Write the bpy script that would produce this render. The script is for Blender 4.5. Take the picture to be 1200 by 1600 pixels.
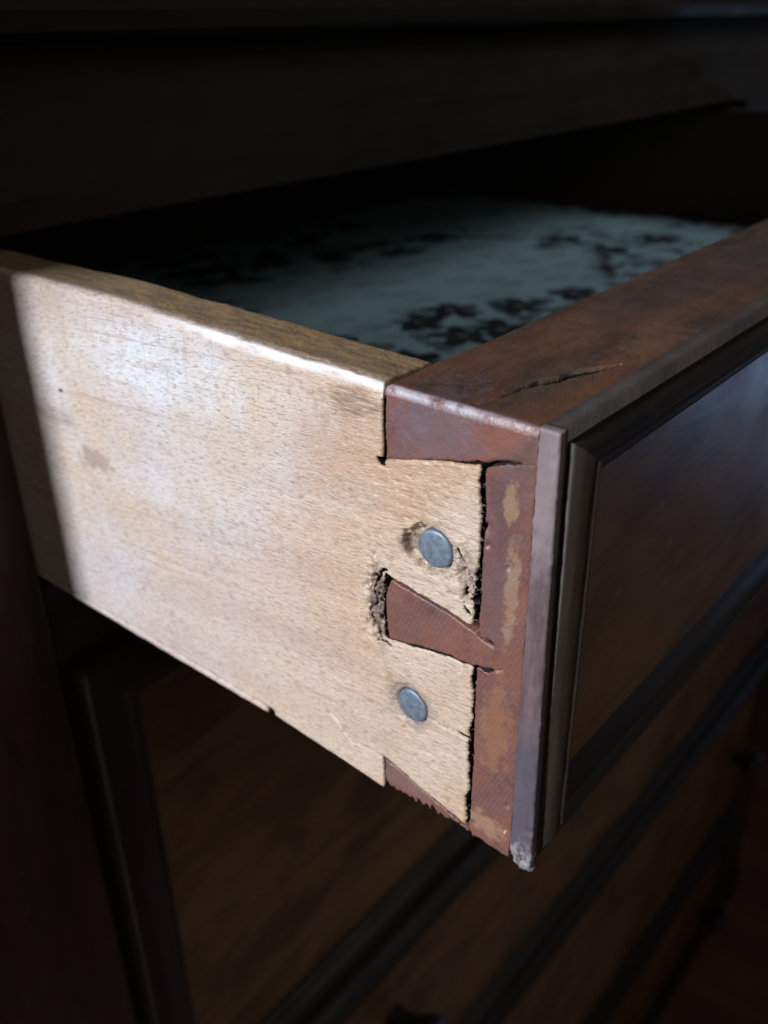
import bpy, bmesh, math, random
import numpy as np
from mathutils import Vector, Matrix, noise as mnoise

for o in list(bpy.data.objects):
    bpy.data.objects.remove(o)
scene = bpy.context.scene
C = scene.collection
R = math.radians
MM = 0.001
random.seed(4)
rng = np.random.default_rng(7)

# ------------------------------------------------------------------ camera
cam_d = bpy.data.cameras.new('camera')
cam = bpy.data.objects.new('camera', cam_d)
C.objects.link(cam)
m = Matrix(((0.640005, 0.370069, -0.673381, -0.12528),
            (-0.768264, 0.293551, -0.568857, -0.07190),
            (-0.012845, 0.881406, 0.472185, 0.06074),
            (0, 0, 0, 1)))
cam.matrix_world = m
cam_d.sensor_width = 36
cam_d.sensor_fit = 'AUTO'
cam_d.lens = 32.67
cam_d.clip_start = 0.005
cam_d.clip_end = 100
cam_d.dof.use_dof = True
cam_d.dof.focus_distance = 0.185
cam_d.dof.aperture_fstop = 15
scene.camera = cam

# ------------------------------------------------------------------ light of the dim room
w = bpy.data.worlds.new('World')
scene.world = w
w.use_nodes = True
bg = w.node_tree.nodes['Background']
bg.inputs[0].default_value = (1.0, 0.90, 0.82, 1)
bg.inputs[1].default_value = 0.011
scene.view_settings.view_transform = 'Standard'
scene.view_settings.look = 'None'
scene.view_settings.exposure = 0
scene.view_settings.gamma = 1


def area(name, loc, target, sx, sy, power, col, spread=180):
    d = bpy.data.lights.new(name, 'AREA')
    d.shape = 'RECTANGLE'
    d.size = sx
    d.size_y = sy
    d.energy = power
    d.color = col
    d.spread = R(spread)
    o = bpy.data.objects.new(name, d)
    C.objects.link(o)
    o.location = loc
    o.rotation_euler = (Vector(target) - Vector(loc)).to_track_quat('-Z', 'Y').to_euler()
    return o


# narrow bright window left of the chest, a little behind the plane of its face
area('window_light', (-2.0, 0.62, 0.78), (0, 0.08, -0.05), 0.24, 0.75, 12.9, (0.87, 0.92, 1.0), 70)
# dim daylight from the room in front and from a low opening on the right
area('room_light', (0.75, -0.85, 0.85), (0.45, 0.2, -0.05), 0.6, 0.6, 0.36, (0.86, 0.95, 1.0), 42)
area('doorway_light', (2.4, -0.66, -0.74), (0.15, 0, -0.05), 0.4, 0.4, 0.22, (0.36, 0.58, 1.0), 60)
# added warm fill from the front left, lifts the dark lower chest
area('fill_light_left', (-0.9, -1.6, 0.9), (0.1, 0.18, -0.3), 1.0, 1.0, 1.85, (1.0, 0.89, 0.78), 120)

# ------------------------------------------------------------------ materials


class N:
    def __init__(s, name):
        s.m = bpy.data.materials.new(name)
        s.m.use_nodes = True
        s.t = s.m.node_tree
        s.b = s.t.nodes['Principled BSDF']
        s.tc = s.t.nodes.new('ShaderNodeTexCoord')
        s.obj = s.tc.outputs['Object']

    def new(s, kind, **kw):
        n = s.t.nodes.new(kind)
        for k, v in kw.items():
            setattr(n, k, v)
        return n

    def put(s, sock, v):
        if isinstance(v, bpy.types.NodeSocket):
            s.t.links.new(v, sock)
        elif isinstance(v, (tuple, list)) and len(v) == 3 and sock.type == 'RGBA':
            sock.default_value = (*v, 1)
        else:
            sock.default_value = v

    def map(s, scale=(1, 1, 1), rot=(0, 0, 0), loc=(0, 0, 0), vec=None):
        n = s.new('ShaderNodeMapping')
        s.put(n.inputs[0], vec or s.obj)
        n.inputs[1].default_value = loc
        n.inputs[2].default_value = rot
        n.inputs[3].default_value = scale
        return n.outputs[0]

    def noise(s, vec, scale=1, detail=4, rough=0.55, dist=0.0, ntype='FBM'):
        n = s.new('ShaderNodeTexNoise')
        s.put(n.inputs['Vector'], vec)
        n.inputs['Scale'].default_value = scale
        n.inputs['Detail'].default_value = detail
        n.inputs['Roughness'].default_value = rough
        n.inputs['Distortion'].default_value = dist
        return n.outputs[0]

    def ramp(s, v, a, b, lo=0.0, hi=1.0):
        n = s.new('ShaderNodeMapRange')
        n.interpolation_type = 'SMOOTHSTEP'
        s.put(n.inputs[0], v)
        n.inputs[1].default_value = a
        n.inputs[2].default_value = b
        n.inputs[3].default_value = lo
        n.inputs[4].default_value = hi
        return n.outputs[0]

    def math(s, op, a, b=0.0, c=0.0):
        n = s.new('ShaderNodeMath', operation=op)
        s.put(n.inputs[0], a)
        s.put(n.inputs[1], b)
        s.put(n.inputs[2], c)
        return n.outputs[0]

    def mix(s, f, a, b, blend='MIX'):
        n = s.new('ShaderNodeMix', data_type='RGBA', blend_type=blend)
        s.put(n.inputs[0], f)
        s.put(n.inputs[6], a)
        s.put(n.inputs[7], b)
        return n.outputs[2]

    def sep(s, vec=None):
        n = s.new('ShaderNodeSeparateXYZ')
        s.put(n.inputs[0], vec or s.obj)
        return n.outputs

    def spot(s, centre, radii, wob=0.35, nscale=220):
        """mask of a stain with its own uneven outline; centre and radii in metres"""
        n = s.new('ShaderNodeVectorMath', operation='SUBTRACT')
        s.put(n.inputs[0], s.obj)
        n.inputs[1].default_value = centre
        q = s.new('ShaderNodeVectorMath', operation='DIVIDE')
        s.put(q.inputs[0], n.outputs[0])
        q.inputs[1].default_value = radii
        l = s.new('ShaderNodeVectorMath', operation='LENGTH')
        s.put(l.inputs[0], q.outputs[0])
        nz = s.noise(s.obj, nscale, 4, 0.65)
        d = s.math('ADD', l.outputs[1], s.math('MULTIPLY', s.math('SUBTRACT', nz, 0.5), wob * 4))
        return s.ramp(d, 1.15, 0.55)

    def bump(s, h, strength, dist, prev=None):
        n = s.new('ShaderNodeBump')
        n.inputs['Strength'].default_value = strength
        n.inputs['Distance'].default_value = dist
        s.put(n.inputs['Height'], h)
        if prev:
            s.put(n.inputs['Normal'], prev)
        return n.outputs[0]

    def done(s, col, rough, normal=None, spec=0.5, metal=0.0, coat=None):
        s.put(s.b.inputs['Base Color'], col)
        s.put(s.b.inputs['Roughness'], rough)
        s.b.inputs['Specular IOR Level'].default_value = spec
        s.b.inputs['Metallic'].default_value = metal
        if normal:
            s.put(s.b.inputs['Normal'], normal)
        if coat:
            s.b.inputs['Coat Weight'].default_value = coat[0]
            s.b.inputs['Coat Roughness'].default_value = coat[1]
        return s.m


def mat_pale_wood():
    k = N('pale_side_wood')
    # grain runs along the drawer side (y), a little down towards the front
    g = k.map((1, 1, 1), (R(4), 0, 0))
    fleck = k.noise(k.map((700, 330, 2100), vec=g), 1, 4, 0.62)
    fine = k.noise(k.map((1500, 800, 4600), vec=g), 1, 2, 0.6)
    band = k.noise(k.map((40, 9, 95), vec=g), 1, 4, 0.6)
    big = k.noise(k.obj, 26, 4, 0.6)
    blot = k.noise(k.obj, 75, 5, 0.7)
    col = k.mix(k.ramp(band, 0.3, 0.7), (0.58, 0.395, 0.265), (0.47, 0.305, 0.20))
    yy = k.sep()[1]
    worn = k.math('MULTIPLY', k.ramp(k.math('ADD', yy, k.math('MULTIPLY', k.noise(k.obj, 30, 3), 0.09)), 0.062, 0.145), 0.85)  # greyed wood with the cool window sheen painted in, towards the back
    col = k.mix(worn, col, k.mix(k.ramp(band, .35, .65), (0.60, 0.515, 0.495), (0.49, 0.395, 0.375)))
    sheen_spot = k.spot((0, .17, -.075), (.02, .06, .03), 0.4, 40)  # white-blue window sheen put into the colour in three soft patches
    col = k.mix(k.math('MULTIPLY', sheen_spot, 0.45), col, (0.54, 0.565, 0.59))
    sheen_spot = k.spot((0, .125, -.028), (.02, .075, .030), 0.4, 45)
    col = k.mix(k.math('MULTIPLY', sheen_spot, 0.52), col, (0.61, 0.61, 0.63))
    sheen_spot = k.spot((0, .10, -.012), (.02, .05, .012), 0.4, 60)
    col = k.mix(k.math('MULTIPLY', sheen_spot, 0.7), col, (0.68, 0.70, 0.73))
    col = k.mix(k.ramp(big, 0.42, 0.68), col, (0.57, 0.445, 0.345))
    col = k.mix(k.math('MULTIPLY', k.ramp(blot, 0.56, 0.74), 0.35), col, (0.36, 0.25, 0.17))
    col = k.mix(k.math('MULTIPLY', k.ramp(fleck, 0.505, 0.66), 0.70), col, (0.27, 0.165, 0.11))
    vein = k.noise(k.map((120, 14, 620), vec=g), 1, 5, 0.65, 0.4)
    col = k.mix(k.math('MULTIPLY', k.ramp(vein, 0.54, 0.68), 0.42), col, (0.30, 0.185, 0.12))
    col = k.mix(k.math('MULTIPLY', k.ramp(fine, 0.52, 0.68), 0.5), col, (0.30, 0.20, 0.13))
    lite = k.noise(k.map((800, 520, 2300), loc=(3, 5, 7), vec=g), 1, 3, 0.6)
    col = k.mix(k.math('MULTIPLY', k.ramp(lite, 0.55, 0.7), 0.5), col, (0.72, 0.64, 0.56))
    # stains of the photo: brown soiling beside the top pin, purple scuffs, marks below the edge
    st = k.noise(k.map((300, 120, 1500)), 1, 4, 0.7)
    a = k.math('MULTIPLY', k.spot((0, .0415, -.0052), (.01, .0075, .0042)), k.ramp(st, 0.35, 0.6))
    col = k.mix(k.math('MULTIPLY', a, 0.75), col, (0.16, 0.085, 0.045))
    b = k.spot((0, .136, -.045), (.01, .009, .0035), 0.5)
    col = k.mix(k.math('MULTIPLY', b, 0.5), col, (0.20, 0.13, 0.12))
    b = k.spot((0, .152, -.036), (.01, .010, .0030), 0.5)
    col = k.mix(k.math('MULTIPLY', b, 0.35), col, (0.22, 0.15, 0.13))
    d = k.spot((0, .1476, -.0277), (.01, .0011, .0006), 0.08)
    col = k.mix(d, col, (0.02, 0.015, 0.015))
    e = k.spot((0, .0265, -.0325), (.02, .0042, .0030), 0.3)
    col = k.mix(k.math('MULTIPLY', e, 0.7), col, (0.12, 0.08, 0.05))
    e = k.spot((0, .0135, -.034), (.02, .0028, .0062), 0.45, 420)
    col = k.mix(k.math('MULTIPLY', e, 0.6), col, (0.17, 0.12, 0.10))
    e = k.spot((0, .0362, -.050), (.02, .0034, .0105), 0.45, 420)
    col = k.mix(k.math('MULTIPLY', e, 0.85), col, (0.095, 0.060, 0.046))
    e = k.spot((0, .0268, -.0735), (.02, .0056, .0060), 0.25)
    col = k.mix(k.math('MULTIPLY', e, 0.55), col, (0.13, 0.105, 0.10))
    e = k.spot((0, .0215, -.0315), (.02, .0060, .0058), 0.3)
    col = k.mix(k.math('MULTIPLY', e, 0.5), col, (0.13, 0.10, 0.09))
    e = k.spot((0, .027, -.0725), (.02, .0076, .0062), 0.25)
    col = k.mix(k.math('MULTIPLY', e, 0.45), col, (0.20, 0.17, 0.16))
    scr = k.noise(k.map((200, 420, 60)), 1, 3, 0.6)
    mk = k.math('MULTIPLY', k.ramp(scr, 0.56, 0.7), k.spot((0, .085, -.006), (.02, .06, .010), 0.3, 120))
    col = k.mix(k.math('MULTIPLY', mk, 0.35), col, (0.22, 0.17, 0.15))
    # worn brown top edge
    zz = k.sep()[2]
    xx = k.sep()[0]
    topm = k.math('MULTIPLY', k.ramp(zz, -.0035, .0005), k.ramp(xx, .0012, .0038))
    tcol = k.mix(k.ramp(k.noise(k.map((600, 140, 600)), 1, 5, 0.65), 0.35, 0.65), (0.30, 0.185, 0.075), (0.17, 0.10, 0.045))
    col = k.mix(topm, col, tcol)
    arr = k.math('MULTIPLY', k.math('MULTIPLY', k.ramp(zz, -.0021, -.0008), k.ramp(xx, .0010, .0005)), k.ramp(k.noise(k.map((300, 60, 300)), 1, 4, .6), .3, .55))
    col = k.mix(k.math('MULTIPLY', k.math('MULTIPLY', arr, k.ramp(yy, .115, .08)), 0.85), col, (0.72, 0.72, 0.73))  # bright edge highlight painted along the front part of the arris
    h = k.math('ADD', k.math('MULTIPLY', fleck, -0.7), k.math('MULTIPLY', fine, -0.35))
    rough_n = k.noise(k.map((900, 700, 1100)), 1, 3, 0.6)
    nrm = k.bump(k.math('ADD', h, k.math('MULTIPLY', rough_n, 0.8)), 0.55, 0.00045)
    nrm = k.bump(blot, 0.25, 0.002, nrm)
    rough = k.ramp(k.noise(k.obj, 60, 3), 0.3, 0.7, 0.40, 0.58)
    rough = k.mix(arr, rough, (0.36, 0.36, 0.36))
    k.b.inputs['Sheen Weight'].default_value = 0.05
    return k.done(col, rough, nrm, 0.6)


def mat_red_wood():
    k = N('reddish_front_wood')
    # end grain shows thin slanting rings on the x = 0 face, long grain along x elsewhere
    rings = k.new('ShaderNodeTexWave', wave_type='BANDS', bands_direction='Y')
    k.put(rings.inputs['Vector'], k.map((1, 1, 1), (R(-24), 0, 0)))
    rings.inputs['Scale'].default_value = 330
    rings.inputs['Distortion'].default_value = 3.5
    rings.inputs['Detail'].default_value = 2
    rings.inputs['Detail Scale'].default_value = 0.35
    rg = k.math('MULTIPLY', rings.outputs['Fac'], k.math('MULTIPLY', k.ramp(k.sep()[0], 0.002, 0.0008), k.ramp(k.sep()[2], -.008, -.030, .12, 1.0)))
    big = k.noise(k.map((22, 70, 70)), 1, 4, 0.6)
    blot = k.noise(k.map((60, 190, 190)), 1, 5, 0.7)
    long = k.noise(k.map((30, 600, 600)), 1, 4, 0.6)
    col = k.mix(k.ramp(big, 0.35, 0.65), (0.20, 0.082, 0.058), (0.135, 0.066, 0.060))
    col = k.mix(k.math('MULTIPLY', k.ramp(rg, 0.25, 0.8), k.ramp(big, .35, .65, .03, .17)), col, (0.27, 0.135, 0.10))
    col = k.mix(k.math('MULTIPLY', k.ramp(blot, 0.50, 0.68), 0.55), col, (0.085, 0.040, 0.034))
    col = k.mix(k.math('MULTIPLY', k.ramp(long, 0.55, 0.75), 0.35), col, (0.08, 0.04, 0.025))
    # the top of the board is long grain, soiled and darker
    topf = k.ramp(k.sep()[0], .0012, .0026)
    tc = k.mix(k.ramp(big, 0.38, 0.62), (0.150, 0.066, 0.040), (0.070, 0.042, 0.032))
    tc = k.mix(k.math('MULTIPLY', k.ramp(long, 0.5, 0.7), 0.4), tc, (0.05, 0.032, 0.026))
    tc = k.mix(k.ramp(k.sep()[0], .04, .16), tc, k.mix(k.ramp(blot, .4, .62), (0.078, 0.045, 0.033), (0.045, 0.035, 0.032)))
    dust = k.ramp(k.noise(k.obj, 900, 2, .5), .735, .76)
    tc = k.mix(k.math('MULTIPLY', dust, .5), tc, (.4, .38, .36))
    col = k.mix(topf, col, tc)
    # purple bloom and pale rubbed patches on the lap
    for c, r, f, t in (((0, .022, -.006), (.02, .011, .008), 0.65, (0.135, 0.092, 0.108)),
                       ((0, .0075, -.036), (.02, .0035, .014), 0.6, (0.12, 0.07, 0.075)),
                       ((0, .0055, -.018), (.02, .0035, .008), 0.4, (0.10, 0.055, 0.055)),
                       ((0, .0045, -.016), (.004, .0018, .0045), 0.65, (0.31, 0.19, 0.11)),
                       ((0, .0035, -.034), (.004, .0018, .0115), 0.65, (0.30, 0.19, 0.13)),
                       ((0, .0055, -.068), (.004, .0036, .0135), 0.5, (0.28, 0.135, 0.07)),
                       ((0, .0065, -.095), (.004, .0055, .0035), 0.75, (0.30, 0.19, 0.12)),
                       ((0, .030, -.096), (.02, .016, .0045), 0.5, (0.21, 0.125, 0.105)),
                       ((.022, .010, 0), (.016, .0045, .01), 0.6, (0.085, 0.066, 0.048)),
                       ((.055, .006, 0), (.016, .006, .01), 0.3, (0.22, 0.12, 0.07)),
                       ((.075, .020, 0), (.03, .009, .01), 0.5, (0.07, 0.05, 0.045)),
                       ((.13, .018, 0), (.04, .010, .01), 0.5, (0.065, 0.048, 0.050))):
        mk = k.spot(c, r, 0.75, 330)
        col = k.mix(k.math('MULTIPLY', mk, f), col, t)
    s_ = k.sep()
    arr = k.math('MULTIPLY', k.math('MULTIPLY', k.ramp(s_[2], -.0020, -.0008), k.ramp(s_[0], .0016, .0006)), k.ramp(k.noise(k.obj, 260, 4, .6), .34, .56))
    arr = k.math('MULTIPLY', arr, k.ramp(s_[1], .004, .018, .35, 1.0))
    col = k.mix(k.math('MULTIPLY', arr, 0.75), col, (0.46, 0.44, 0.50))  # whitish highlight painted on the arris above the top pin
    rough = k.ramp(k.noise(k.obj, 140, 3), 0.3, 0.7, 0.34, 0.55)
    h = k.math('ADD', k.math('MULTIPLY', rg, 0.22), k.math('MULTIPLY', k.noise(k.obj, 1400, 3), 0.8))
    nrm = k.bump(h, 0.25, 0.0004)
    nrm = k.bump(blot, 0.3, 0.0012, nrm)
    return k.done(col, rough, nrm, 0.5)


def mat_strip():
    k = N('grey_edge_wood')
    n1 = k.noise(k.map((100, 300, 60)), 1, 5, 0.65)
    n2 = k.noise(k.map((400, 1200, 300)), 1, 4, 0.6)
    n3 = k.noise(k.map((60, 60, 30)), 1, 4, 0.6)
    col = k.mix(k.ramp(n1, 0.35, 0.65), (0.150, 0.103, 0.108), (0.082, 0.056, 0.060))
    col = k.mix(k.math('MULTIPLY', k.ramp(n2, 0.52, 0.7), 0.5), col, (0.09, 0.065, 0.07))
    pale = k.spot((0, -.003, -.004), (.02, .01, .026), 0.35)
    col = k.mix(k.math('MULTIPLY', pale, 0.45), col, (0.33, 0.27, 0.27))
    dark = k.spot((0, -.0015, -.080), (.02, .012, .020), 0.4)
    col = k.mix(k.math('MULTIPLY', dark, 0.65), col, (0.085, 0.083, 0.105))
    chip = k.math('MULTIPLY', k.ramp(k.sep()[2], -.0915, -.0985), k.ramp(k.noise(k.obj, 520, 4, 0.6), 0.42, 0.56))
    col = k.mix(k.math('MULTIPLY', chip, .7), col, (0.34, 0.33, 0.34))
    # long faces turned to the room are dark stained
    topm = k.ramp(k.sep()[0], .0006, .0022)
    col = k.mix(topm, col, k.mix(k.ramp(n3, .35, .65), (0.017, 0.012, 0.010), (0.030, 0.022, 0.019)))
    nrm = k.bump(k.math('ADD', n1, n2), 0.3, 0.0008)
    rg_ = k.mix(topm, k.ramp(n3, .3, .7, .35, .55), (.72, .72, .72))
    return k.done(col, rg_, nrm, 0.35)


def mat_dark_wood(name, c1, c2, rough=(0.28, 0.42), along='x', spec=0.5, bumpy=0.25, fig=None):
    k = N(name)
    s = (9, 90, 90) if along == 'x' else (90, 90, 9)
    g = k.noise(k.map(fig or s), 1, 6, 0.62, 0.6)
    f = k.noise(k.map((s[0] * 7, s[1] * 7, s[2] * 7)), 1, 3, 0.6)
    b = k.noise(k.map((6, 6, 6)), 1, 3, 0.5)
    wear = k.noise(k.obj, 160, 5, 0.65)
    col = k.mix(k.ramp(g, 0.35, 0.65), c1, c2)
    col = k.mix(k.math('MULTIPLY', k.ramp(f, 0.5, 0.7), 0.4), col, tuple(v * 0.45 for v in c2))
    col = k.mix(k.math('MULTIPLY', k.ramp(b, 0.4, 0.7), 0.3), col, tuple(v * 1.5 for v in c1))
    col = k.mix(k.math('MULTIPLY', k.ramp(wear, 0.60, 0.72), 0.35), col, tuple(min(1, v * 2.0 + .004) for v in c1))
    nrm = k.bump(k.math('ADD', g, k.math('MULTIPLY', f, 0.4)), bumpy, 0.0006)
    return k.done(col, k.ramp(k.noise(k.obj, 40, 4), .3, .7, *rough), nrm, spec)


def mat_nail():
    k = N('blued_steel_nail')
    n = k.noise(k.obj, 700, 4, 0.6)
    n2 = k.noise(k.map((300, 2600, 500), (R(35), 0, 0)), 1, 3, 0.5)
    col = k.mix(k.ramp(n, 0.35, 0.7), (0.165, 0.21, 0.265), (0.215, 0.26, 0.315))
    col = k.mix(k.math('MULTIPLY', k.ramp(n2, 0.55, 0.7), 0.5), col, (0.11, 0.12, 0.16))
    rust = k.ramp(k.noise(k.obj, 420, 5, .7), .58, .68)
    col = k.mix(k.math('MULTIPLY', rust, .45), col, (.13, .085, .07))
    nrm = k.bump(k.math('ADD', n, n2), 0.10, 0.0002)
    return k.done(col, k.ramp(n, .3, .7, .45, .6), nrm, 0.5, 0.45)


def mat_paper():
    k = N('floral_paper')
    # flat print: five petalled flowers with leaves in clusters
    warp = k.noise(k.obj, 55, 2, 0.5)
    wv = k.new('ShaderNodeVectorMath', operation='SCALE')
    cn = k.new('ShaderNodeTexNoise')
    k.put(cn.inputs['Vector'], k.obj)
    cn.inputs['Scale'].default_value = 60
    sb = k.new('ShaderNodeVectorMath', operation='SUBTRACT')
    k.put(sb.inputs[0], cn.outputs['Color'])
    sb.inputs[1].default_value = (.5, .5, .5)
    k.put(wv.inputs[0], sb.outputs[0])
    wv.inputs['Scale'].default_value = 0.008
    ad = k.new('ShaderNodeVectorMath', operation='ADD')
    k.put(ad.inputs[0], k.obj)
    k.put(ad.inputs[1], wv.outputs[0])
    base = ad.outputs[0]

    def flowers(scale, rad, petals, off):
        v = k.new('ShaderNodeTexVoronoi', voronoi_dimensions='2D', feature='F1')
        k.put(v.inputs['Vector'], k.map((scale, scale, scale), (0, 0, 0.4), off, base))
        v.inputs['Scale'].default_value = 1
        v.inputs['Randomness'].default_value = 0.75
        d = k.new('ShaderNodeVectorMath', operation='SUBTRACT')
        k.put(d.inputs[0], k.map((scale, scale, scale), (0, 0, 0.4), off, base))
        k.put(d.inputs[1], v.outputs['Position'])
        q = k.sep(d.outputs[0])
        ang = k.math('ARCTAN2', q[1], q[0])
        lim = k.math('MULTIPLY_ADD', k.math('ABSOLUTE', k.math('COSINE', k.math('MULTIPLY', ang, petals / 2))), rad * 0.55, rad * 0.45)
        r = k.math('SQRT', k.math('ADD', k.math('POWER', q[0], 2.0), k.math('POWER', q[1], 2.0)))
        return k.ramp(k.math('SUBTRACT', lim, r), -0.02, 0.03), r
    cl = k.noise(k.map((1, 1, 1), loc=(.31, .12, 0)), 9, 2, 0.5)
    cluster = k.ramp(cl, 0.47, 0.53)
    f1, r1 = flowers(27, 0.43, 5, (0, 0, 0))
    f2, r2 = flowers(50, 0.42, 3, (3.3, 1.7, 0))
    f3, r3 = flowers(40, 0.36, 2, (7.1, 4.2, 0))
    col = (0.36, 0.53, 0.58)
    col = k.mix(k.math('MULTIPLY', f3, 0.35), col, (0.16, 0.22, 0.23))
    col = k.mix(k.math('MULTIPLY', k.math('MULTIPLY', f2, cluster), 0.8), col, (0.07, 0.09, 0.09))
    col = k.mix(k.math('MULTIPLY', k.math('MULTIPLY', f1, cluster), 0.95), col, (0.022, 0.018, 0.024))
    eye = k.math('MULTIPLY', k.ramp(r1, 0.09, 0.05), cluster)
    col = k.mix(k.math('MULTIPLY', eye, 0.6), col, (0.3, 0.3, 0.28))
    return k.done(col, 0.7, k.bump(k.noise(k.obj, 30, 3), 0.3, 0.004), 0.3)


def mat_floor():
    k = N('red_brown_floorboard')
    g = k.noise(k.map((40, 3, 40)), 1, 5, 0.6)
    b = k.noise(k.obj, 3, 3)
    col = k.mix(k.ramp(g, .35, .65), (0.26, 0.125, 0.105), (0.18, 0.088, 0.076))
    col = k.mix(k.math('MULTIPLY', k.ramp(b, .4, .7), .4), col, (0.10, 0.062, 0.05))
    return k.done(col, 0.55, k.bump(g, .2, .001), 0.4)


def mat_shade_grime():
    k = N('dark_joint_shade_grime')  # shade deep in the gaps and split painted dark, together with grime
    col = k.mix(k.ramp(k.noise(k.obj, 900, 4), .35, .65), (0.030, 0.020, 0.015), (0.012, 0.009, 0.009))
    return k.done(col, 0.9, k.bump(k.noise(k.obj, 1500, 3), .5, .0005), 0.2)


def mat_crumb():
    k = N('brown_wood_crumbs')
    col = k.mix(k.ramp(k.noise(k.obj, 700, 3), .4, .6), (0.035, 0.022, 0.016), (0.17, 0.11, 0.07))
    return k.done(col, 0.8, None, 0.3)


M_CRUMB = mat_crumb()
M_SHADE_GRIME = mat_shade_grime()
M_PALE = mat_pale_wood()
M_RED = mat_red_wood()
M_STRIP = mat_strip()
M_MOULD = mat_dark_wood('dark_moulding_wood', (0.028, 0.019, 0.013), (0.015, 0.010, 0.008), (0.48, 0.62), 'x', 0.3)
M_MOULDV = mat_dark_wood('dark_moulding_wood_upright', (0.034, 0.023, 0.017), (0.017, 0.012, 0.009), (0.45, 0.6), 'z', 0.4)
M_PANEL = mat_dark_wood('polished_brown_panel', (0.150, 0.078, 0.034), (0.062, 0.033, 0.018), (0.38, 0.50), 'x', 0.4, 0.2, (14, 30, 34))
M_FRAME = mat_dark_wood('dark_frame_wood', (0.048, 0.029, 0.026), (0.029, 0.018, 0.017), (0.45, 0.6), 'z', 0.35)
M_RAIL = mat_dark_wood('dark_rail_wood', (0.026, 0.016, 0.010), (0.015, 0.010, 0.007), (0.50, 0.65), 'x', 0.25)
M_INNER = mat_dark_wood('raw_inner_wood', (0.035, 0.021, 0.014), (0.022, 0.014, 0.010), (0.7, 0.85), 'x')
M_KNOB = mat_dark_wood('ebonised_knob_wood', (0.022, 0.016, 0.015), (0.012, 0.010, 0.010), (0.28, 0.4), 'z')
M_NAIL = mat_nail()
M_PAPER = mat_paper()
M_FLOOR = mat_floor()

# ------------------------------------------------------------------ helpers


def link_mesh(name, verts, faces, mat, parent=None, smooth=True, loc=(0, 0, 0)):
    me = bpy.data.meshes.new(name)
    me.from_pydata([tuple(v) for v in verts], [], faces)
    me.update()
    if smooth:
        me.polygons.foreach_set('use_smooth', [True] * len(me.polygons))
    me.materials.append(mat)
    o = bpy.data.objects.new(name, me)
    C.objects.link(o)
    o.parent = parent
    o.location = loc
    return o


def thing(name, label, cat, loc=(0, 0, 0), group=None):
    o = bpy.data.objects.new(name, None)
    o.empty_display_size = 0.05
    C.objects.link(o)
    o.location = loc
    o['label'] = label
    o['category'] = cat
    if group:
        o['group'] = group
    return o


def box_obj(name, a, b, mat, parent, bev=0.0012, segs=2, sub=0):
    bm = bmesh.new()
    bmesh.ops.create_cube(bm, size=1)
    for v in bm.verts:
        v.co = Vector(((a[i] + b[i]) / 2 + v.co[i] * (b[i] - a[i]) for i in range(3)))
    if bev:
        bmesh.ops.bevel(bm, geom=bm.edges[:], offset=bev, segments=segs, affect='EDGES', profile=0.5)
    me = bpy.data.meshes.new(name)
    bm.to_mesh(me)
    bm.free()
    me.materials.append(mat)
    o = bpy.data.objects.new(name, me)
    C.objects.link(o)
    o.parent = parent
    return o


# value noise on numpy arrays (fractal)
PERM = rng.random((64, 64))


def vnoise(u, v):
    iu = np.floor(u).astype(int)
    iv = np.floor(v).astype(int)
    fu = u - iu
    fv = v - iv
    fu = fu * fu * (3 - 2 * fu)
    fv = fv * fv * (3 - 2 * fv)
    g = lambda a, b: PERM[a % 64, b % 64]
    return ((g(iu, iv) * (1 - fu) + g(iu + 1, iv) * fu) * (1 - fv) + (g(iu, iv + 1) * (1 - fu) + g(iu + 1, iv + 1) * fu) * fv) - 0.5


def fbm(u, v, f, oct=4, off=0.0):
    t = 0
    a = 1
    for i in range(oct):
        t = t + a * vnoise(u * f + off + i * 17.3, v * f + off * 1.7 + i * 9.1)
        f *= 2.03
        a *= 0.55
    return t


def poly_sdf(P, U, V):
    """signed distance to a polygon, positive inside"""
    P = np.array(P, float)
    d2 = np.full(U.shape, 1e9)
    ins = np.zeros(U.shape, bool)
    n = len(P)
    for i in range(n):
        a = P[i]
        b = P[(i + 1) % n]
        e = b - a
        wu, wv = U - a[0], V - a[1]
        t = np.clip((wu * e[0] + wv * e[1]) / (e @ e), 0, 1)
        d2 = np.minimum(d2, (wu - t * e[0])**2 + (wv - t * e[1])**2)
        c = ((a[1] > V) != (b[1] > V))
        with np.errstate(divide='ignore', invalid='ignore'):
            xi = a[0] + (V - a[1]) * e[0] / (e[1] if e[1] else 1e-12)
        ins ^= c & (U < xi)
    d = np.sqrt(d2)
    return np.where(ins, d, -d)


def seg_dist(P, U, V):
    d2 = np.full(U.shape, 1e9)
    P = np.array(P, float)
    for i in range(len(P) - 1):
        a = P[i]
        e = P[i + 1] - a
        t = np.clip(((U - a[0]) * e[0] + (V - a[1]) * e[1]) / (e @ e), 0, 1)
        d2 = np.minimum(d2, (U - a[0] - t * e[0])**2 + (V - a[1] - t * e[1])**2)
    return np.sqrt(d2)


WALLS = []


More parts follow.
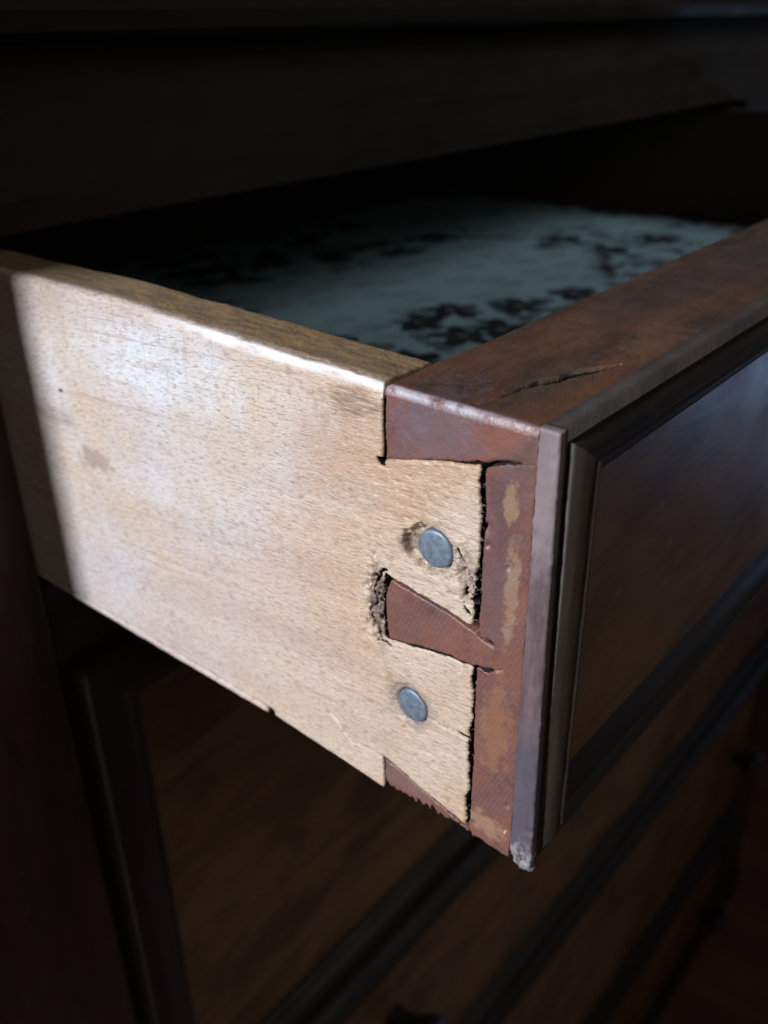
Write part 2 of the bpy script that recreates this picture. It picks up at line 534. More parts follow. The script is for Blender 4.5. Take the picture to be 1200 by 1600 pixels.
def relief(us, vs, sdf, height, depth, skip_border=''):
    """carved surface: the region sdf > 0 of the grid us x vs, raised by height(U, V, sdf) (a depth, 0 = flush),
    with walls going down to depth all round. Returns (verts as (u, v, d), faces); d is depth below the face."""
    U, V = np.meshgrid(us, vs, indexing='ij')
    S = sdf(U, V)
    S = np.where(np.abs(S) < 1e-4, 1e-4, S)
    D = height(U, V, S)
    nu, nv = U.shape
    verts = []
    vid = {}
    faces = []
    border = []

    def gv(i, j):
        k = (i, j)
        if k not in vid:
            vid[k] = len(verts)
            verts.append((U[i, j], V[i, j], D[i, j]))
        return vid[k]

    def ev(i, j, i2, j2):
        k = (i, j, i2, j2) if (i, j) < (i2, j2) else (i2, j2, i, j)
        if k not in vid:
            i, j, i2, j2 = k
            t = S[i, j] / (S[i, j] - S[i2, j2])
            ins = (i, j) if S[i, j] > 0 else (i2, j2)
            q = max(D[ins], height(np.array([U[i, j] + t * (U[i2, j2] - U[i, j])]), np.array([V[i, j] + t * (V[i2, j2] - V[i, j])]), np.array([1e-5]))[0])
            vid[k] = len(verts)
            verts.append((U[i, j] + t * (U[i2, j2] - U[i, j]), V[i, j] + t * (V[i2, j2] - V[i, j]), q))
        return vid[k]
    pos = S > 0
    for i in range(nu - 1):
        for j in range(nv - 1):
            cs = ((i, j), (i + 1, j), (i + 1, j + 1), (i, j + 1))
            ps = [pos[c] for c in cs]
            if not any(ps):
                continue
            if all(ps):
                faces.append([gv(*c) for c in cs])
                continue
            pl = []
            cut = []
            for q in range(4):
                a, b = cs[q], cs[(q + 1) % 4]
                if ps[q]:
                    pl.append(gv(*a))
                if ps[q] != ps[(q + 1) % 4]:
                    e = ev(*a, *b)
                    pl.append(e)
                    cut.append((e, ps[q]))
            if len(pl) >= 3:
                faces.append(pl)
            for q in range(0, len(cut) - 1, 2):
                (a, wa), (b, wb) = cut[q], cut[(q + 1) % len(cut)]
                border.append((a, b) if wa else (b, a))
    # grid borders
    for side in ('u0', 'u1', 'v0', 'v1'):
        if side in skip_border:
            continue
        if side[0] == 'u':
            i = 0 if side == 'u0' else nu - 1
            ks = [(i, j) for j in range(nv)]
        else:
            j = 0 if side == 'v0' else nv - 1
            ks = [(i, j) for i in range(nu)]
        for a, b in zip(ks, ks[1:]):
            if pos[a] and pos[b]:
                va, vb = gv(*a), gv(*b)
                border.append((va, vb) if side in ('u1', 'v0') else (vb, va))
    low = {}
    WALLS.append(len(faces))
    for a, b in border:
        for q in (a, b):
            if q not in low:
                low[q] = len(verts)
                verts.append((verts[q][0], verts[q][1], max(depth, verts[q][2] + 1e-5)))
        faces.append([a, low[a], low[b], b])
    return verts, faces


def nonuni(a, b, s0, s1, t):
    """spacing s0 until t, growing to s1"""
    o = [a]
    s = s0
    while o[-1] < b - s * 0.6:
        if o[-1] > t:
            s = min(s1, s * 1.06)
        o.append(o[-1] + s)
    o[-1] = b
    return np.array(o)


def edge_round(S, r):
    q = np.clip(S / r, 0, 1)
    return r * (1 - np.sqrt(np.clip(1 - (1 - q)**2, 0, 1)))


# ------------------------------------------------------------------ the room: only the floor shows
fl = link_mesh('floor', [(-4, -4, -1.24), (5, -4, -1.24), (5, 4, -1.24), (-4, 4, -1.24)], [(0, 1, 2, 3)], M_FLOOR)
fl['kind'] = 'structure'

# ------------------------------------------------------------------ the open drawer
# drawer space in mm: x along the front, y into the chest, z up; origin at the top left corner of the front board
drawer = thing('open_drawer', 'pulled out drawer with pale dovetailed side, two nail heads and a red brown front', 'drawer')
DW = 560          # width of the drawer
DD = 440          # depth


def top_z(y):
    """the worn top of the side climbs a little to the back"""
    return np.interp(y, [0, 34, 55, 68, 88, 116, 140, 160, 440], [-.1, .1, .5, .9, 1.3, 2.1, 2.1, 1.6, 1.6])


# --- the pale side: face relief with tails cut at its front end
SIDE = [(33.9, 8), (34.3, -8), (34.2, -15.9), (28, -14.0), (20, -12.0), (11.6, -10.4), (10.85, -18), (11.0, -30), (11.5, -40), (11.6, -45.6),
        (17.7, -44.2), (25, -43.0), (33.6, -41.6), (34.5, -46), (34.6, -53), (34.0, -58.3), (26, -57.0), (17.4, -55.1), (11.5, -55.2),
        (11.1, -66), (11.5, -78), (11.2, -90), (11.9, -99.0), (20, -96.9), (28, -94.4), (35.4, -92.3), (35.2, -98), (35.2, -102.5),
        (48, -101.6), (72, -100.0), (73.5, -98.3), (460, -98.3), (460, 8)]
NAILS = [(21.3, -31.2), (27.0, -73.2)]


def side_sdf(U, V):
    d = poly_sdf(SIDE, U, V)
    fray = np.clip((40 - U) / 6, 0, 1)                       # frayed fibres round the cut joint
    jag = fbm(U, V, 0.55, 4, 3.1) * 0.55 + fbm(U * .5, V * 1.6, 1.2, 2, 8.0) * 0.35
    tail = np.exp(-((U - 11.5) / 2.2)**2)
    d = d + fray * jag * (0.45 + 0.8 * tail)
    # crumbled corner beside the upper nail and the broken baseline beside the middle pin
    d = d - 1.7 * np.exp(-((U - 12.3) / 1.8)**2 - ((V + 37.0) / 4.5)**2) * (0.1 + 1.9 * np.abs(fbm(U, V, 0.9, 3, 5.5)))
    d = d - 1.3 * np.exp(-((U - 35.6) / 2.6)**2 - ((V + 50.0) / 9)**2) * (-0.2 + 2.9 * np.abs(fbm(U, V, 0.55, 3, 15.5)))
    wob = fbm(U, V, 0.35, 3, 50.) * 0.8
    d = np.minimum(d, seg_dist([(23.3, -73.8), (19, -74.6), (16.9, -74.1), (9.0, -73.8)], U, V + wob) - np.interp(U, [9, 15, 23], [.26, .2, .1]) )
    d = np.minimum(d, seg_dist([(45, -93.2), (40, -92.9), (34, -93.2)], U, V + wob) - np.interp(U, [35, 45], [.3, .05]))
    wob = fbm(U, V, 0.45, 4, 55.) * 1.6
    wv = np.abs(fbm(U, V, 0.5, 3, 56.)) * .8
    fr = [(33.2, -41.0), (35.4, -42.2), (37.0, -45.5), (36.3, -49.5), (37.9, -53.5), (36.2, -57.0), (36.6, -59.8), (33.6, -59.2)]
    d = np.minimum(d, seg_dist(fr, U + wob, V + wob * .6) - .16 - wv)
    fr = [(15.6, -29.6), (13.9, -32.4), (14.4, -35.5), (13.0, -38.5), (13.3, -41.5), (11.8, -43.5)]
    d = np.minimum(d, seg_dist(fr, U + wob, V + wob * .6) - .02 - wv * .8)
    d = d - tail * .75 * np.clip(fbm(U * .3, V, 0.13, 3, 57.) + .05, 0, .6)
    d = d - np.where((np.abs(V + 16.4) < 1.0) & (U > 33.5) & (U < 36.6), 1.5, 0)   # saw overrun at the top pin
    return d


def side_h(U, V, S):
    r = 0.55 + 0.3 * np.clip(fbm(U, V, 0.3, 2, 1.0), -.5, .5)
    h = edge_round(S, r)
    h = np.maximum(h, edge_round(98.6 + V + 0.0 * U + 1e-3, 0.8) * (U > 74) * (V > -98.6))
    h = h + 0.16 * fbm(U * .25, V, 0.9, 4, 2.0) + 0.35 * fbm(U, V, 0.06, 3, 21.0)
    h = h + 0.35 * np.clip((45 - U) / 20, 0, 1) * np.clip(fbm(U, V, 0.35, 3, 33.), 0, 1)
    # hollow dug round the upper nail, lower nail flush with a bruise round it
    e1 = ((U - 23.2) / 5.6)**2 + ((V + 32.0) / 5.2)**2 + fbm(U, V, 0.35, 3, 7.) * 0.7
    h = h + 2.2 * np.clip((1.05 - e1) / 0.35, 0, 1)
    e2 = ((U - 27.6) / 5.6)**2 + ((V + 72.6) / 5.4)**2 + fbm(U, V, 0.4, 3, 17.) * 0.5
    h = h + 0.5 * np.clip((1.05 - e2) / 0.5, 0, 1)
    e3 = ((U - 27.0) / 4.3)**2 + ((V + 73.2) / 4.45)**2
    h = h + 2.0 * (e3 < 1)
    e4 = ((U - 21.3) / 4.45)**2 + ((V + 31.2) / 4.5)**2
    h = np.maximum(h, 2.4 * np.clip((1 - e4) / .10, 0, 1))
    # crumbs between nail and tail end
    c = np.exp(-((U - 14.2) / 2.6)**2 - ((V + 34.5) / 5.0)**2)
    h = h + c * 2.4 * np.clip(fbm(U, V, 0.8, 4, 40.) + .15, 0, 1)
    c = np.exp(-((U - 37.5) / 2.4)**2 - ((V + 50) / 10)**2)
    h = h + c * 2.6 * np.clip(fbm(U, V, 0.6, 4, 44.) + .12, 0, 1)
    # cracks
    wob = fbm(U, V, 0.35, 3, 50.) * 0.8
    d = seg_dist([(22.3, -73.9), (19, -74.6), (16.9, -74.1), (12.0, -73.8)], U, V + wob)
    h = h + 1.5 * np.clip(1 - d / 0.34, 0, 1)
    d = seg_dist([(48, -92.2), (44, -93.4), (40, -92.9), (35.6, -93.2)], U, V + wob)
    h = h + 1.2 * np.clip(1 - d / 0.28, 0, 1)
    d = seg_dist([(52, -88.5), (49, -90.2), (48, -92.2)], U, V + wob)
    h = h + 0.7 * np.clip(1 - d / 0.25, 0, 1)
    return h


us = nonuni(8, DD, 0.26, 2.4, 50)
vs = np.concatenate([np.arange(-104, -3.0, 0.28), [-3.0]])
v_, f_ = relief(us, vs, side_sdf, side_h, 16.9, 'v1')
SV, SF = [], []


def add_part(V, F, v, f, fn, flip=False):
    o = len(V)
    V += [fn(*q) for q in v]
    F += [[q + o for q in (p[::-1] if flip else p)] for p in f]


def side_map(y, z, d):
    z2 = z + float(top_z(y)) * min(1, max(0, (z + 100) / 100))
    return (d * MM, y * MM, z2 * MM)


add_part(SV, SF, v_, f_, side_map, True)
side_walls = (WALLS[-1], len(SF))
# rounded worn top of the side
us2 = np.concatenate([np.arange(0, 3.0, 0.3), np.linspace(3, 17, 22)])
vs2 = nonuni(30, DD, 0.4, 2.6, 60)


def stop_sdf(U, V):
    return np.where(V > 30, V - 33.95 + 0.35 * fbm(U, V, 0.5, 3, 61.), -1)


def stop_h(U, V, S):
    # worn outer arris: rounder towards the back
    r = np.interp(V, [30, 60, 110, 170, 440], [1.0, 1.2, 1.9, 2.9, 2.95]) + .12 * fbm(U * 0, V, .12, 3, 69.)
    h = edge_round(U + 1e-4, r)
    ri = 2.2 + 1.2 * np.abs(fbm(U * 0, V, 0.05, 3, 70.))
    h = h + edge_round(17.001 - U, ri) * 0.9
    h = h + edge_round(S, 0.4)
    h = h + 0.16 * fbm(U, V * .35, 0.7, 4, 64.) + 0.5 * np.clip(fbm(U * .4, V, 0.09, 3, 67.), -.3, .6)
    ed = np.clip((2.0 - U) / 2.0, 0, 1)
    h = np.where(U < 1e-6, 3.0, np.minimum(h, 2.95))
    return h


v_, f_ = relief(us2, vs2, stop_sdf, stop_h, 3.0, 'u0')


def stop_map(x, y, d):
    z = -d
    xo = 0.0
    z2 = z + float(top_z(y)) * (z + 100) / 100
    return (x * MM, y * MM, z2 * MM)


add_part(SV, SF, v_, f_, stop_map)
# inner face of the side
o_ = len(SV)
for y in (34.4, DD):
    for z in (-98, -3.0):
        SV.append((16.95 * MM, y * MM, (z + float(top_z(y)) * (z + 100) / 100) * MM))
SF.append([o_, o_ + 2, o_ + 3, o_ + 1])
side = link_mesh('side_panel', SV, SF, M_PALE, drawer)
side.data.materials.append(M_SHADE_GRIME)
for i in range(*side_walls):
    side.data.polygons[i].material_index = 1  # gap walls coloured dark so the joint looks deep in shade
side['label'] = 'pale worn side panel facing the light'

# runner slip under the side
v_, f_ = relief(nonuni(74.5, DD, 0.8, 4, 120), np.arange(-101.2, -98.75, 0.35),
                lambda U, V: poly_sdf([(75.5, -98.9), (75.2, -100.9), (470, -100.9), (470, -98.9)], U, V) + 0.25 * fbm(U, V, 0.2, 3, 71.),
                lambda U, V, S: 0.15 + edge_round(S, 0.5) + 0.1 * fbm(U, V, .5, 3, 72.), 16)
RV, RF = [], []
add_part(RV, RF, v_, f_, side_map, True)
link_mesh('runner_strip', RV, RF, M_PALE, drawer)

# --- the red brown front board with lap, and the three pins as sub-parts
front_v, front_f = [], []
LAP = [(-.0, 8), (10.2, 8), (10.2, -9), (10.0, -20), (10.1, -36), (10.4, -60), (10.2, -80), (10.6, -100.2), (4, -101), (0, -101.2)]


def red_h(off):
    def h(U, V, S):
        q = edge_round(S, 0.2)
        q = np.where(U < 1.2, np.minimum(q, edge_round(S, 0.12)), q)
        q = q + 0.10 * fbm(U, V, 0.5, 4, 80.) + 0.22 * fbm(U, V, 0.09, 2, 81.) + 0.08
        # saw kerfs run past the pins into the lap
        wob = fbm(U, V, 0.5, 2, 82.) * 0.5
        for P, wd, dp in (([(12, -10.1), (8.8, -9.0), (3.4, -7.4)], 0.42, 2.2),
                          ([(12, -46.0), (8.8, -47.5), (6.6, -47.9)], 0.34, 1.6),
                          ([(12, -55.2), (8, -53.8), (4.2, -52.7)], 0.34, 1.8),
                          ([(9, -80), (6, -82), (3, -85.5)], 0.2, 0.5)):
            q = q + .3 * dp * np.clip(1.15 - seg_dist(P, U, V + wob) / wd, 0, 1)
        # dents
        for (cy, cz, r, dp) in ((9.6, -22.3, .9, 1.2), (9.0, -26, .6, .6), (4.4, -29, .5, .5), (1.6, -94, .6, .8), (1.2, -86.5, .5, .6)):
            q = q + dp * np.exp(-((U - cy) / r)**2 - ((V - cz) / r)**2)
        return q
    return h


KERFS = [([(12.4, -10.4), (8.8, -9.25), (3.4, -7.6)], [.15, .42, .5]),
         ([(12, -45.7), (8.8, -47.1), (6.2, -47.9)], [.08, .45, .6]),
         ([(12.2, -55.2), (8, -54.0), (3.8, -52.8)], [.08, .26, .34])]


def kerf(d, U, V):
    wob = fbm(U, V, 0.5, 3, 82.) * 0.7
    for P, wd in KERFS:
        d = np.minimum(d, seg_dist(P, U, V + wob) - np.interp(U, [P[2][0], P[1][0], P[0][0]], wd))
    return d


def lap_sdf(U, V):
    d = kerf(poly_sdf(LAP, U, V), U, V)
    soft = np.clip(U / 1.0, 0, 1)
    return d + soft * (0.35 * fbm(U, V, 0.7, 3, 90.)) * 1.0 - 0.6 * np.exp(-((V + 100.5) / 1.6)**2) * np.abs(fbm(U, V, .6, 3, 91.))


PINS = [[(-4, 8), (33.2, 8), (33.2, -15.2), (27, -13.7), (20, -11.7), (11.6, -9.7), (9.2, -9.2), (-4, -6)],
        [(8.6, -47.4), (12, -46.4), (17.7, -44.9), (25, -43.8), (32.4, -42.6), (33.9, -47), (33.9, -53), (33.2, -57.9), (26, -56.3), (17.4, -54.7), (11.5, -54.8), (8.6, -54.2)],
        [(8.8, -100.1), (12.2, -99.6), (20, -97.4), (28, -95.0), (34.9, -92.9), (34.7, -98), (34.5, -101.8), (24, -101.0), (14, -100.6), (8.8, -100.8)]]


def lap_only(U, V):
    # the lap stops where the pins begin, so that nothing overlaps
    d = lap_sdf(U, V)
    for P in PINS:
        d = np.minimum(d, -poly_sdf(P, U, V))
    return d


ysf = np.arange(0, 11.01, 0.3)
zsf = np.concatenate([np.arange(-102, -2.0, 0.34), [-2.0]])


def red_map(y, z, d):
    return (d * MM, y * MM, z * MM)


def lap_h(U, V, S):
    far = np.full(U.shape, 9.0)
    for P in PINS:
        far = np.minimum(far, np.abs(poly_sdf(P, U, V)))
    S2 = np.where(far < 0.7, 9.0, S)         # no arris against a pin: it is one piece of timber
    return red_h(0)(U, V, S2)


v_, f_ = relief(ysf, zsf, lap_only, lap_h, 17.0, 'u0 v1')
add_part(front_v, front_f, v_, f_, red_map, True)
lap_walls = (WALLS[-1], len(front_f))
# top of the board as its own carved surface (worn arris on the left, crack near the strip)
xs = nonuni(0, DW, 0.26, 4, 45)
yt = np.concatenate([np.arange(0, 16, 0.2), np.arange(16, 33.71, .4)])


def ftop_h(U, V, S):
    r = np.interp(V, [0, 8, 20, 34], [0.7, 1.1, 1.5, 1.6]) + 0.25 * fbm(U * 0, V, 0.2, 3, 100.)
    h = edge_round(U + 1e-4, r)
    h = h + edge_round(33.6 - V + 1e-3, 1.3) * 0.7
    h = h + 0.14 * fbm(U * .3, V, 0.6, 4, 101.) + 0.35 * fbm(U, V, 0.05, 3, 102.)
    wob = fbm(U * .5, V, 0.22, 3, 103.) * 1.5
    d = seg_dist([(9, 13.2), (18, 11.8), (24, 9.6), (30, 7.9), (37, 5.2)], U, V + wob)
    wd = np.interp(U, [8, 18, 21, 24, 31, 37], [.2, .5, 1.15, .8, 1.3, .3])
    h = h + 1.9 * np.clip(1.25 - d / wd, 0, 1)
    d = seg_dist([(2.5, 15), (9, 13.2)], U, V + wob)
    h = h + 0.5 * np.clip(1 - d / 0.5, 0, 1)
    h = h + 0.5 * np.clip(1 - np.abs(V - 9.5 + U * .12 - wob) / 2.5, 0, 1) * np.clip(fbm(U, V, .3, 3, 104.), 0, 1) * (U > 8) * (U < 34)
    h = np.minimum(h, 1.9)
    return np.where(U < 1e-6, 2.0, h)


v_, f_ = relief(xs, yt, lambda U, V: np.minimum(33.55 - V + .25 * fbm(U, V, .5, 3, 105.), 5.), ftop_h, 2.0, 'u0')
add_part(front_v, front_f, v_, f_, lambda x, y, d: (x * MM, y * MM, -d * MM))
# the body of the board behind the joint
o_ = len(front_v)
for x in (17.02, DW):
    for y in (0, 33.6):
        for z in (-101, -2.0):
            front_v.append((x * MM, y * MM, z * MM))
front_f += [[o_ + a for a in q] for q in ((0, 1, 3, 2), (4, 6, 7, 5), (0, 4, 5, 1), (2, 3, 7, 6), (0, 2, 6, 4))]
front = link_mesh('front_board', front_v, front_f, M_RED, drawer)
front.data.materials.append(M_SHADE_GRIME)
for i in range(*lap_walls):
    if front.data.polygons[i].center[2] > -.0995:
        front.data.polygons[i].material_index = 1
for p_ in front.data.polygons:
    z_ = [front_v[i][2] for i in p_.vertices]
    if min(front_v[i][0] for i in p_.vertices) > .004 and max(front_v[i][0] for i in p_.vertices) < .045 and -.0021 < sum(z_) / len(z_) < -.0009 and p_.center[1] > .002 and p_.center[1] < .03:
        p_.material_index = 1  # inside of the split gets the same painted shade
front['label'] = 'red brown front board with a split along its top'
PLAB = ['wide purple brown pin at the top of the joint', 'narrow red pin in the middle of the joint', 'chipped pin at the bottom edge of the joint']
for i, P in enumerate(PINS):
    def psdf(U, V, P=P, i=i):
        d = poly_sdf(P, U, V)
        free = np.clip((U - 11) / 2, 0, 1)
        d = d + free * 0.30 * fbm(U, V, 0.6, 4, 110. + i)
        d = np.where(U > 2.5, kerf(d, U, V), d)
        if i == 0:
            d = np.minimum(d, U + 1e-3)
        if i == 2:
            low = np.exp(-((V + 101) / 1.8)**2)
            d = d - low * 1.9 * np.clip(np.abs(fbm(U, V * .4, 0.42, 3, 120.)) * 1.6 - .1, 0, 1)
            for cu, cr in ((30.2, .7), (26.6, 1.0), (24.6, 1.35), (22.4, 1.0), (20.3, 1.5), (18.2, .9), (15.6, 1.2), (13.4, .8)):
                d = np.minimum(d, np.hypot((U - cu - (V + 101) * .25) * 1.5, (V + 101.5) * .62) - cr + .6 * fbm(U, V, .8, 2, 125.))
        return d

    def ph(U, V, S, i=i):
        lapside = np.clip((U - 9.5) / 2.5, 0, 1)
        S2 = np.where(U < 11.5, 9., S)
        return red_h(0)(U, V, S2) + 0.25 * lapside * (0.4 if i else 0.0)
    z0 = min(p[1] for p in P) - 1
    z1 = min(max(p[1] for p in P) + 1, -2.0)
    vs_ = np.concatenate([np.arange(z0, z1 - .05, 0.3), [z1]])
    u0 = 0 if i == 0 else 8
    v_, f_ = relief(np.arange(u0, 36.5, 0.3), vs_, psdf, ph, 17.0, ('u0 v1' if i == 0 else ''))
    V_, F_ = [], []
    add_part(V_, F_, v_, f_, red_map, True)
    p_ = link_mesh('dovetail_pin', V_, F_, M_RED, front)
    p_['label'] = PLAB[i]

# --- splinters and crumbs lodged in the open joint
def crumbs():
    V, F = [], []
    r_ = random.Random(11)
    spots = []
    for i in range(70):
        t = r_.random()
        spots.append((11.0 + r_.uniform(-.5, .5), -11 - t * 34 if i % 2 else -56 - t * 41, .5))
    for i in range(40):
        spots.append((r_.gauss(12.3, 1.1), r_.gauss(-37, 4), .75))
    for i in range(30):
        spots.append((r_.gauss(34.8, .8), r_.uniform(-59, -42), .7))
    for y, z, s_ in spots:
        l = r_.uniform(.35, 1.0) * s_
        w_ = r_.uniform(.12, .32) * s_
        ax = Vector((r_.uniform(-.6, .6), r_.uniform(-1, 1), r_.uniform(-.7, .7))).normalized()
        sd = ax.orthogonal().normalized()
        up = ax.cross(sd)
        c = Vector((r_.uniform(.25, 2.2), y, z))
        o_ = len(V)
        for a, b, h in ((-1, -1, 0), (-1, 1, .3), (-.8, 0, 1), (1, -.5, .2), (.8, .6, .5)):
            p = c + ax * a * l + sd * b * w_ * r_.uniform(.6, 1.3) + up * h * w_ * 1.4
            V.append(tuple(p * MM))
        F += [[o_ + q for q in f] for f in ((0, 2, 1), (0, 3, 2), (1, 2, 4), (2, 3, 4), (0, 1, 4, 3))]
    o = link_mesh('crumbs', V, F, M_CRUMB, drawer, False)
    o['kind'] = 'stuff'


crumbs()

# --- thin grey edging strip between board and moulding
def strip_w(z):
    return np.interp(z, [-102, -50, 0], [5.7, 4.9, 4.3])


STV, STF = [], []
v_, f_ = relief(np.arange(-6.6, 0.01, 0.25), np.arange(-103.4, 0.6, 0.35),
                lambda U, V: np.minimum(np.minimum(-U - 0.12, U + strip_w(V)), np.minimum(0.25 - V, V + 102.4)) + np.interp(V, [-103, -95, -60, 0], [.5, .25, .1, .08]) * fbm(U, V, .7, 4, 130.) * 1.2
                - 2.4 * np.exp(-((V + 102.6) / 3.0)**2) * np.clip(np.abs(fbm(U, V, .28, 3, 131.)) + .1 * U + .5, 0, 1),
                lambda U, V, S: -0.35 + edge_round(S, 0.45) + 0.16 * fbm(U, V, .35, 4, 132.) + np.exp(-((V + 101) / 4)**2) * 1.1 * np.clip(fbm(U, V, .55, 4, 133.) + .2, 0, 1)
                + .5 * np.exp(-((U + 4.6) / 1.)**2 - ((V + 90) / .9)**2), 2.2)
add_part(STV, STF, v_, f_, red_map, True)
o_ = len(STV)
for x in (2.2, DW):
    for y, z in ((-4.2, .25), (-.12, .25), (-.12, -102), (-4.2, -102)):
        STV.append((x * MM, y * MM, z * MM))
STF += [[o_ + a for a in q] for q in ((0, 4, 5, 1), (1, 5, 6, 2), (2, 6, 7, 3), (3, 7, 4, 0), (4, 7, 6, 5), (0, 1, 2, 3))]
strip = link_mesh('edging_strip', STV, STF, M_STRIP, drawer)


# --- moulded frame and panel on the front: mitred frames
def frame_part(name, rect, prof, y0, mat, parent, side_, scale=1.0, steps=30):
    """one mitred length of moulding. prof: list of (inset, proud) mm; scale widens the inset"""
    x0, x1, z0, z1 = rect
    V, F = [], []
    n = len(prof)
    for k in range(steps + 1):
        t = k / steps
        for ins, pr in prof:
            q = ins * scale
            l = ins * (SC[0] if True else 1)
            if side_ == 'left':
                p = (x0 + ins, z0 + ins * SC[1] + t * ((z1 - ins) - (z0 + ins * SC[1])))
            elif side_ == 'right':
                p = (x1 - ins, z1 - ins + t * ((z0 + ins * SC[1]) - (z1 - ins)))
            elif side_ == 'top':
                p = (x0 + ins + t * (x1 - x0 - 2 * ins), z1 - ins)
            else:
                p = (x1 - ins + t * (-(x1 - x0) + 2 * ins), z0 + ins * SC[1])
            wv = 0.10 * mnoise.noise(Vector((p[0] * .15, p[1] * .15, ins + y0)))
            V.append((p[0] * MM, (y0 - pr + wv) * MM, p[1] * MM))
    for k in range(steps):
        for j in range(n - 1):
            a = k * n + j
            F.append([a, a + 1, a + n + 1, a + n])
    o = link_mesh(name, V, F, mat, parent)
    return o


def smooth_profile(pts, per=5):
    """rounded version of a moulding profile (Catmull-Rom)"""
    out = []
    P = [pts[0]] + pts + [pts[-1]]
    for i in range(1, len(P) - 2):
        for k in range(per):
            t = k / per
            a, b, c_, d = [np.array(q) for q in P[i - 1:i + 3]]
            out.append(tuple(.5 * ((2 * b) + (-a + c_) * t + (2 * a - 5 * b + 4 * c_ - d) * t * t + (-a + 3 * b - 3 * c_ + d) * t**3)))
    out.append(pts[-1])
    return out


SC = [1.0, 1.0]


def moulded_front(parent, rect, y0, prof, panel_proud, panel_inset, bottom_scale=1.0, mats=None):
    SC[1] = bottom_scale
    for s in ('left', 'top', 'right', 'bottom'):
        frame_part('moulding', rect, prof, y0, mats[1] if s in ('left', 'right') else mats[0], parent, s)
    x0, x1, z0, z1 = rect
    return box_obj('panel', ((x0 + panel_inset - .6) * MM, (y0 - panel_proud) * MM, (z0 + panel_inset * bottom_scale - .6) * MM),
                   ((x1 - panel_inset + .6) * MM, (y0 + 1.0) * MM, (z1 - panel_inset + .6) * MM), mats[2], parent, 0.0003, 1)


OPROF = [(2.3, -.5), (2.4, .9)] + smooth_profile([(2.4, .9), (3.4, 2.3), (4.9, 3.2), (5.9, 3.5)], 4) + [(6.0, 3.95), (6.5, 4.0), (6.7, 3.5), (6.75, 2.7), (7.2, 2.5)] + \
    smooth_profile([(7.2, 2.5), (8.4, 2.4), (9.8, 1.7), (10.8, 0.7), (11.3, 0.2), (12.0, -.3)], 4)
moulded_front(drawer, (0, DW, -101.2, 0.1), -4.75, OPROF, 0.25, 11.2, 1.85, (M_MOULD, M_MOULDV, M_PANEL))


# --- nails
def nail(cy, cz, r, face, tilt, name='nail_head'):
    prof = [(0, 0.0), (r * .4, .0), (r * .8, .02), (r * .92, .10), (r * .975, .26), (r, .6), (r * 1.0, 3.2)]
    V, F = [], []
    seg = 48
    for q, dp in prof[1:]:
        for k in range(seg):
            a = 2 * math.pi * k / seg
            j = 1 + .025 * mnoise.noise(Vector((math.cos(a) * 1.3, math.sin(a) * 1.3, cy)))
            V.append((dp + tilt * q * math.cos(a) + .02 * mnoise.noise(Vector((q * math.cos(a) * .4, q * math.sin(a) * .4, cz))), q * j * math.cos(a), q * j * math.sin(a)))
    V.append((0, 0, 0))
    c0 = len(V) - 1
    for k in range(seg):
        F.append([c0, k, (k + 1) % seg])
    for i in range(len(prof) - 2):
        for k in range(seg):
            a, b = i * seg + k, i * seg + (k + 1) % seg
            F.append([a, a + seg, b + seg, b])
    V = [((x + face) * MM, (y + cy) * MM, (z + cz) * MM) for x, y, z in V]
    return link_mesh(name, V, F, M_NAIL, drawer)


n1 = nail(*NAILS[0], 4.15, 0.0, -.02)
n1['label'] = 'upper nail head sunk in a dug hollow'
n2 = nail(*NAILS[1], 4.05, 0.15, .02)
n2['label'] = 'lower nail head flush with the wood'

# --- rest of the drawer box
box_obj('side_panel', ((DW - 15) * MM, .0342, -.100), (DW * MM, DD * MM, .001), M_INNER, drawer, .001)
box_obj('back_board', (.0172, (DD - 14) * MM, -.098), ((DW - 15.2) * MM, (DD - .5) * MM, -.004), M_INNER, drawer, .001)
box_obj('bottom_board', (.0172, .0340, -.082), ((DW - 15.2) * MM, (DD - 14.2) * MM, -.0735), M_INNER, drawer, 0)

# --- paper lining, a thing lying in the drawer
us = np.linspace(17.6, DW - 15.6, 80)
vs = np.linspace(34.4, DD - 14.8, 60)
U, V = np.meshgrid(us, vs, indexing='ij')
H = 0.35 + 0.5 * np.clip(fbm(U, V, .012, 3, 140.) + .3, 0, 1)
pv = [(a * MM, b * MM, (-73.4 + h) * MM) for a, b, h in zip(U.ravel(), V.ravel(), H.ravel())]
nv = len(vs)
pf = [[i * nv + j, (i + 1) * nv + j, (i + 1) * nv + j + 1, i * nv + j + 1] for i in range(len(us) - 1) for j in range(nv - 1)]
pap = link_mesh('paper_lining', pv, pf, M_PAPER)
sm = pap.modifiers.new('thickness', 'SOLIDIFY')
sm.thickness = 0.00025
sm.offset = 1
pap['label'] = 'pale paper with dark flower print lining the open drawer'
pap['category'] = 'drawer liner'

# ------------------------------------------------------------------ the chest
L = 180
chest = thing('chest_of_drawers', 'tall dark wooden chest holding the open drawer and the closed drawers', 'chest of drawers', (0, .18, -1.24))
CHEST_LOC = Vector((0, .18, -1.24))


def cbox(name, a, b, mat, bev=.0012):
    o = box_obj(name, [v * MM for v in a], [v * MM for v in b], mat, chest, bev)
    o.matrix_parent_inverse = Matrix.Translation(-CHEST_LOC)
    return o


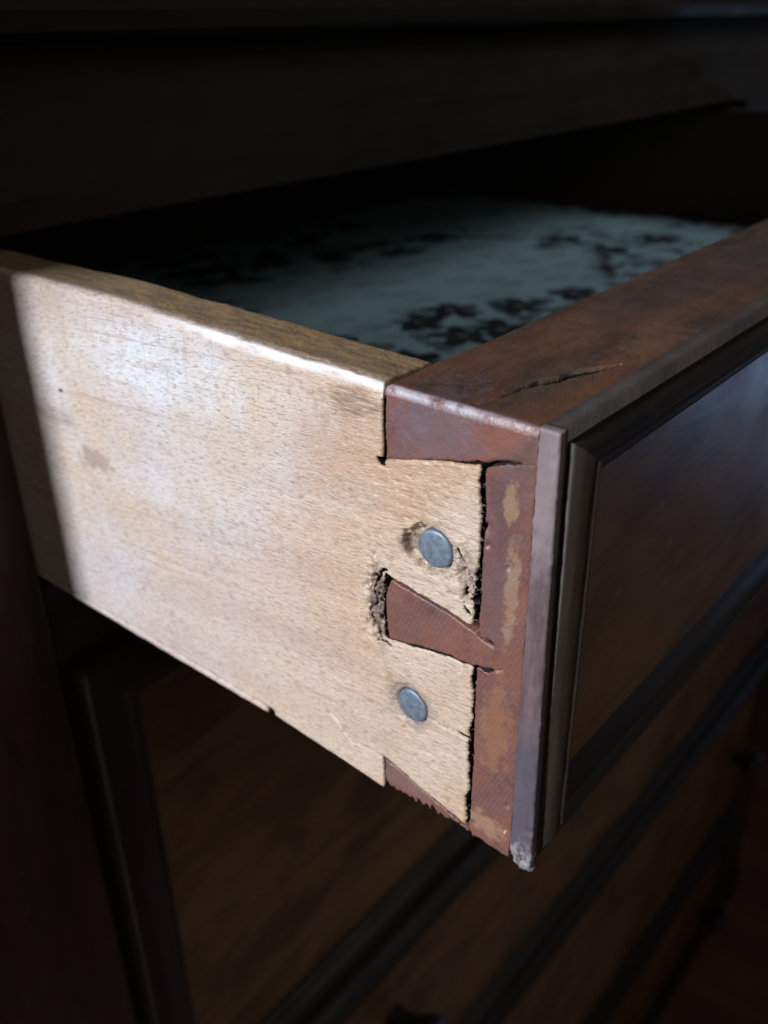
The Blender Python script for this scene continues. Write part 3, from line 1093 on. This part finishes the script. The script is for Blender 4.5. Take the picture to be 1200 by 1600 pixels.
XR = 1055
cbox('stile', (-100, L, -1180), (-1.2, L + 22, 55.5), M_FRAME)
cbox('stile', (946, L, -1180), (XR, L + 22, 55.5), M_FRAME)
cbox('top_rail', (-1, L, 7.2), (945.8, L + 22, 55.5), M_RAIL, .0008)
cbox('divider', (563, L, -104), (945.8, L + 22, 7), M_RAIL, .0008)
for z0, z1 in ((-135, -104.5), (-445, -428), (-668, -650), (-962, -944)):
    cbox('rail', (-1, L, z0), (945.8, L + 22, z1), M_RAIL, .0008)
cbox('side_panel', (-100, L + 22.3, -1180), (-80, L + 480, 55.5), M_FRAME)
cbox('side_panel', (XR - 20, L + 22.3, -1180), (XR, L + 480, 55.5), M_FRAME)
cbox('back_panel', (-79.7, L + 466, -1180), (XR - 20.3, L + 480, 55.5), M_INNER)
cbox('plinth', (-106, L - 6, -1240), (XR + 6, L + 480, -1180.3), M_FRAME, .003)
# top board with a rounded nose
cbox('top_board', (-118, L - 16, 55.8), (XR + 18, L + 490, 84), M_RAIL, .007)

# closed drawers below
DPROF = [(0.8, 0), (0.8, 4.5), (1.6, 6.5), (4, 7.2)] + smooth_profile([(4, 7.2), (6.5, 9.5), (9.5, 11.8), (13, 12.6), (16, 11.6), (17.4, 9.6)], 4) + \
    [(17.6, 8.2), (18.6, 8.0)] + smooth_profile([(18.6, 8.0), (20.5, 8.6), (22.0, 8.0), (23.2, 6.0), (23.8, 4.0)], 4) + [(24, 3.0)]
KPROF = smooth_profile([(0, 8), (3, 7.5), (9, 7.6), (16, 10), (22, 15), (28, 17.5), (33, 16.5), (37, 11.5), (38.5, 5), (38.7, .1)], 4)


def knob(parent, x, z):
    V, F = [], []
    seg = 32
    for a_, r in KPROF:
        for k in range(seg):
            t = 2 * math.pi * k / seg
            V.append(((x + r * math.cos(t)) * MM, (-3.5 - a_) * MM, (z + r * math.sin(t)) * MM))
    for i in range(len(KPROF) - 1):
        for k in range(seg):
            a, b = i * seg + k, i * seg + (k + 1) % seg
            F.append([a, b, b + seg, a + seg])
    F.append([(len(KPROF) - 1) * seg + k for k in range(seg)])
    return link_mesh('knob', V, F, M_KNOB, parent)


CL = [(-136, -427, 'closed dark drawer directly below the open drawer, no knob in view', False),
      (-446, -649, 'second closed drawer down from the open one, round knob near its left end', True),
      (-669, -943, 'third closed drawer down from the open one, knob near its right end', True),
      (-963, -1178, 'lowest closed drawer just above the plinth and floor', True)]
for zt, zb, lab, kn in CL:
    h = zt - zb
    d = thing('closed_drawer', lab, 'drawer', (0, L * MM, zb * MM), 'closed drawers below the open one')
    moulded_front(d, (0, 944.5, 0, h), 0, DPROF, 3.4, 23.8, 1.0, (M_MOULD, M_MOULDV, M_PANEL))
    box_obj('drawer_box', (.002, .0012, .002), (.9425, .40, (h - 2) * MM), M_INNER, d, 0)
    zk = {-136: 145, -446: 125, -669: 143, -963: 80}[zt]
    knob(d, 170, zk)
    knob(d, 866, zk)
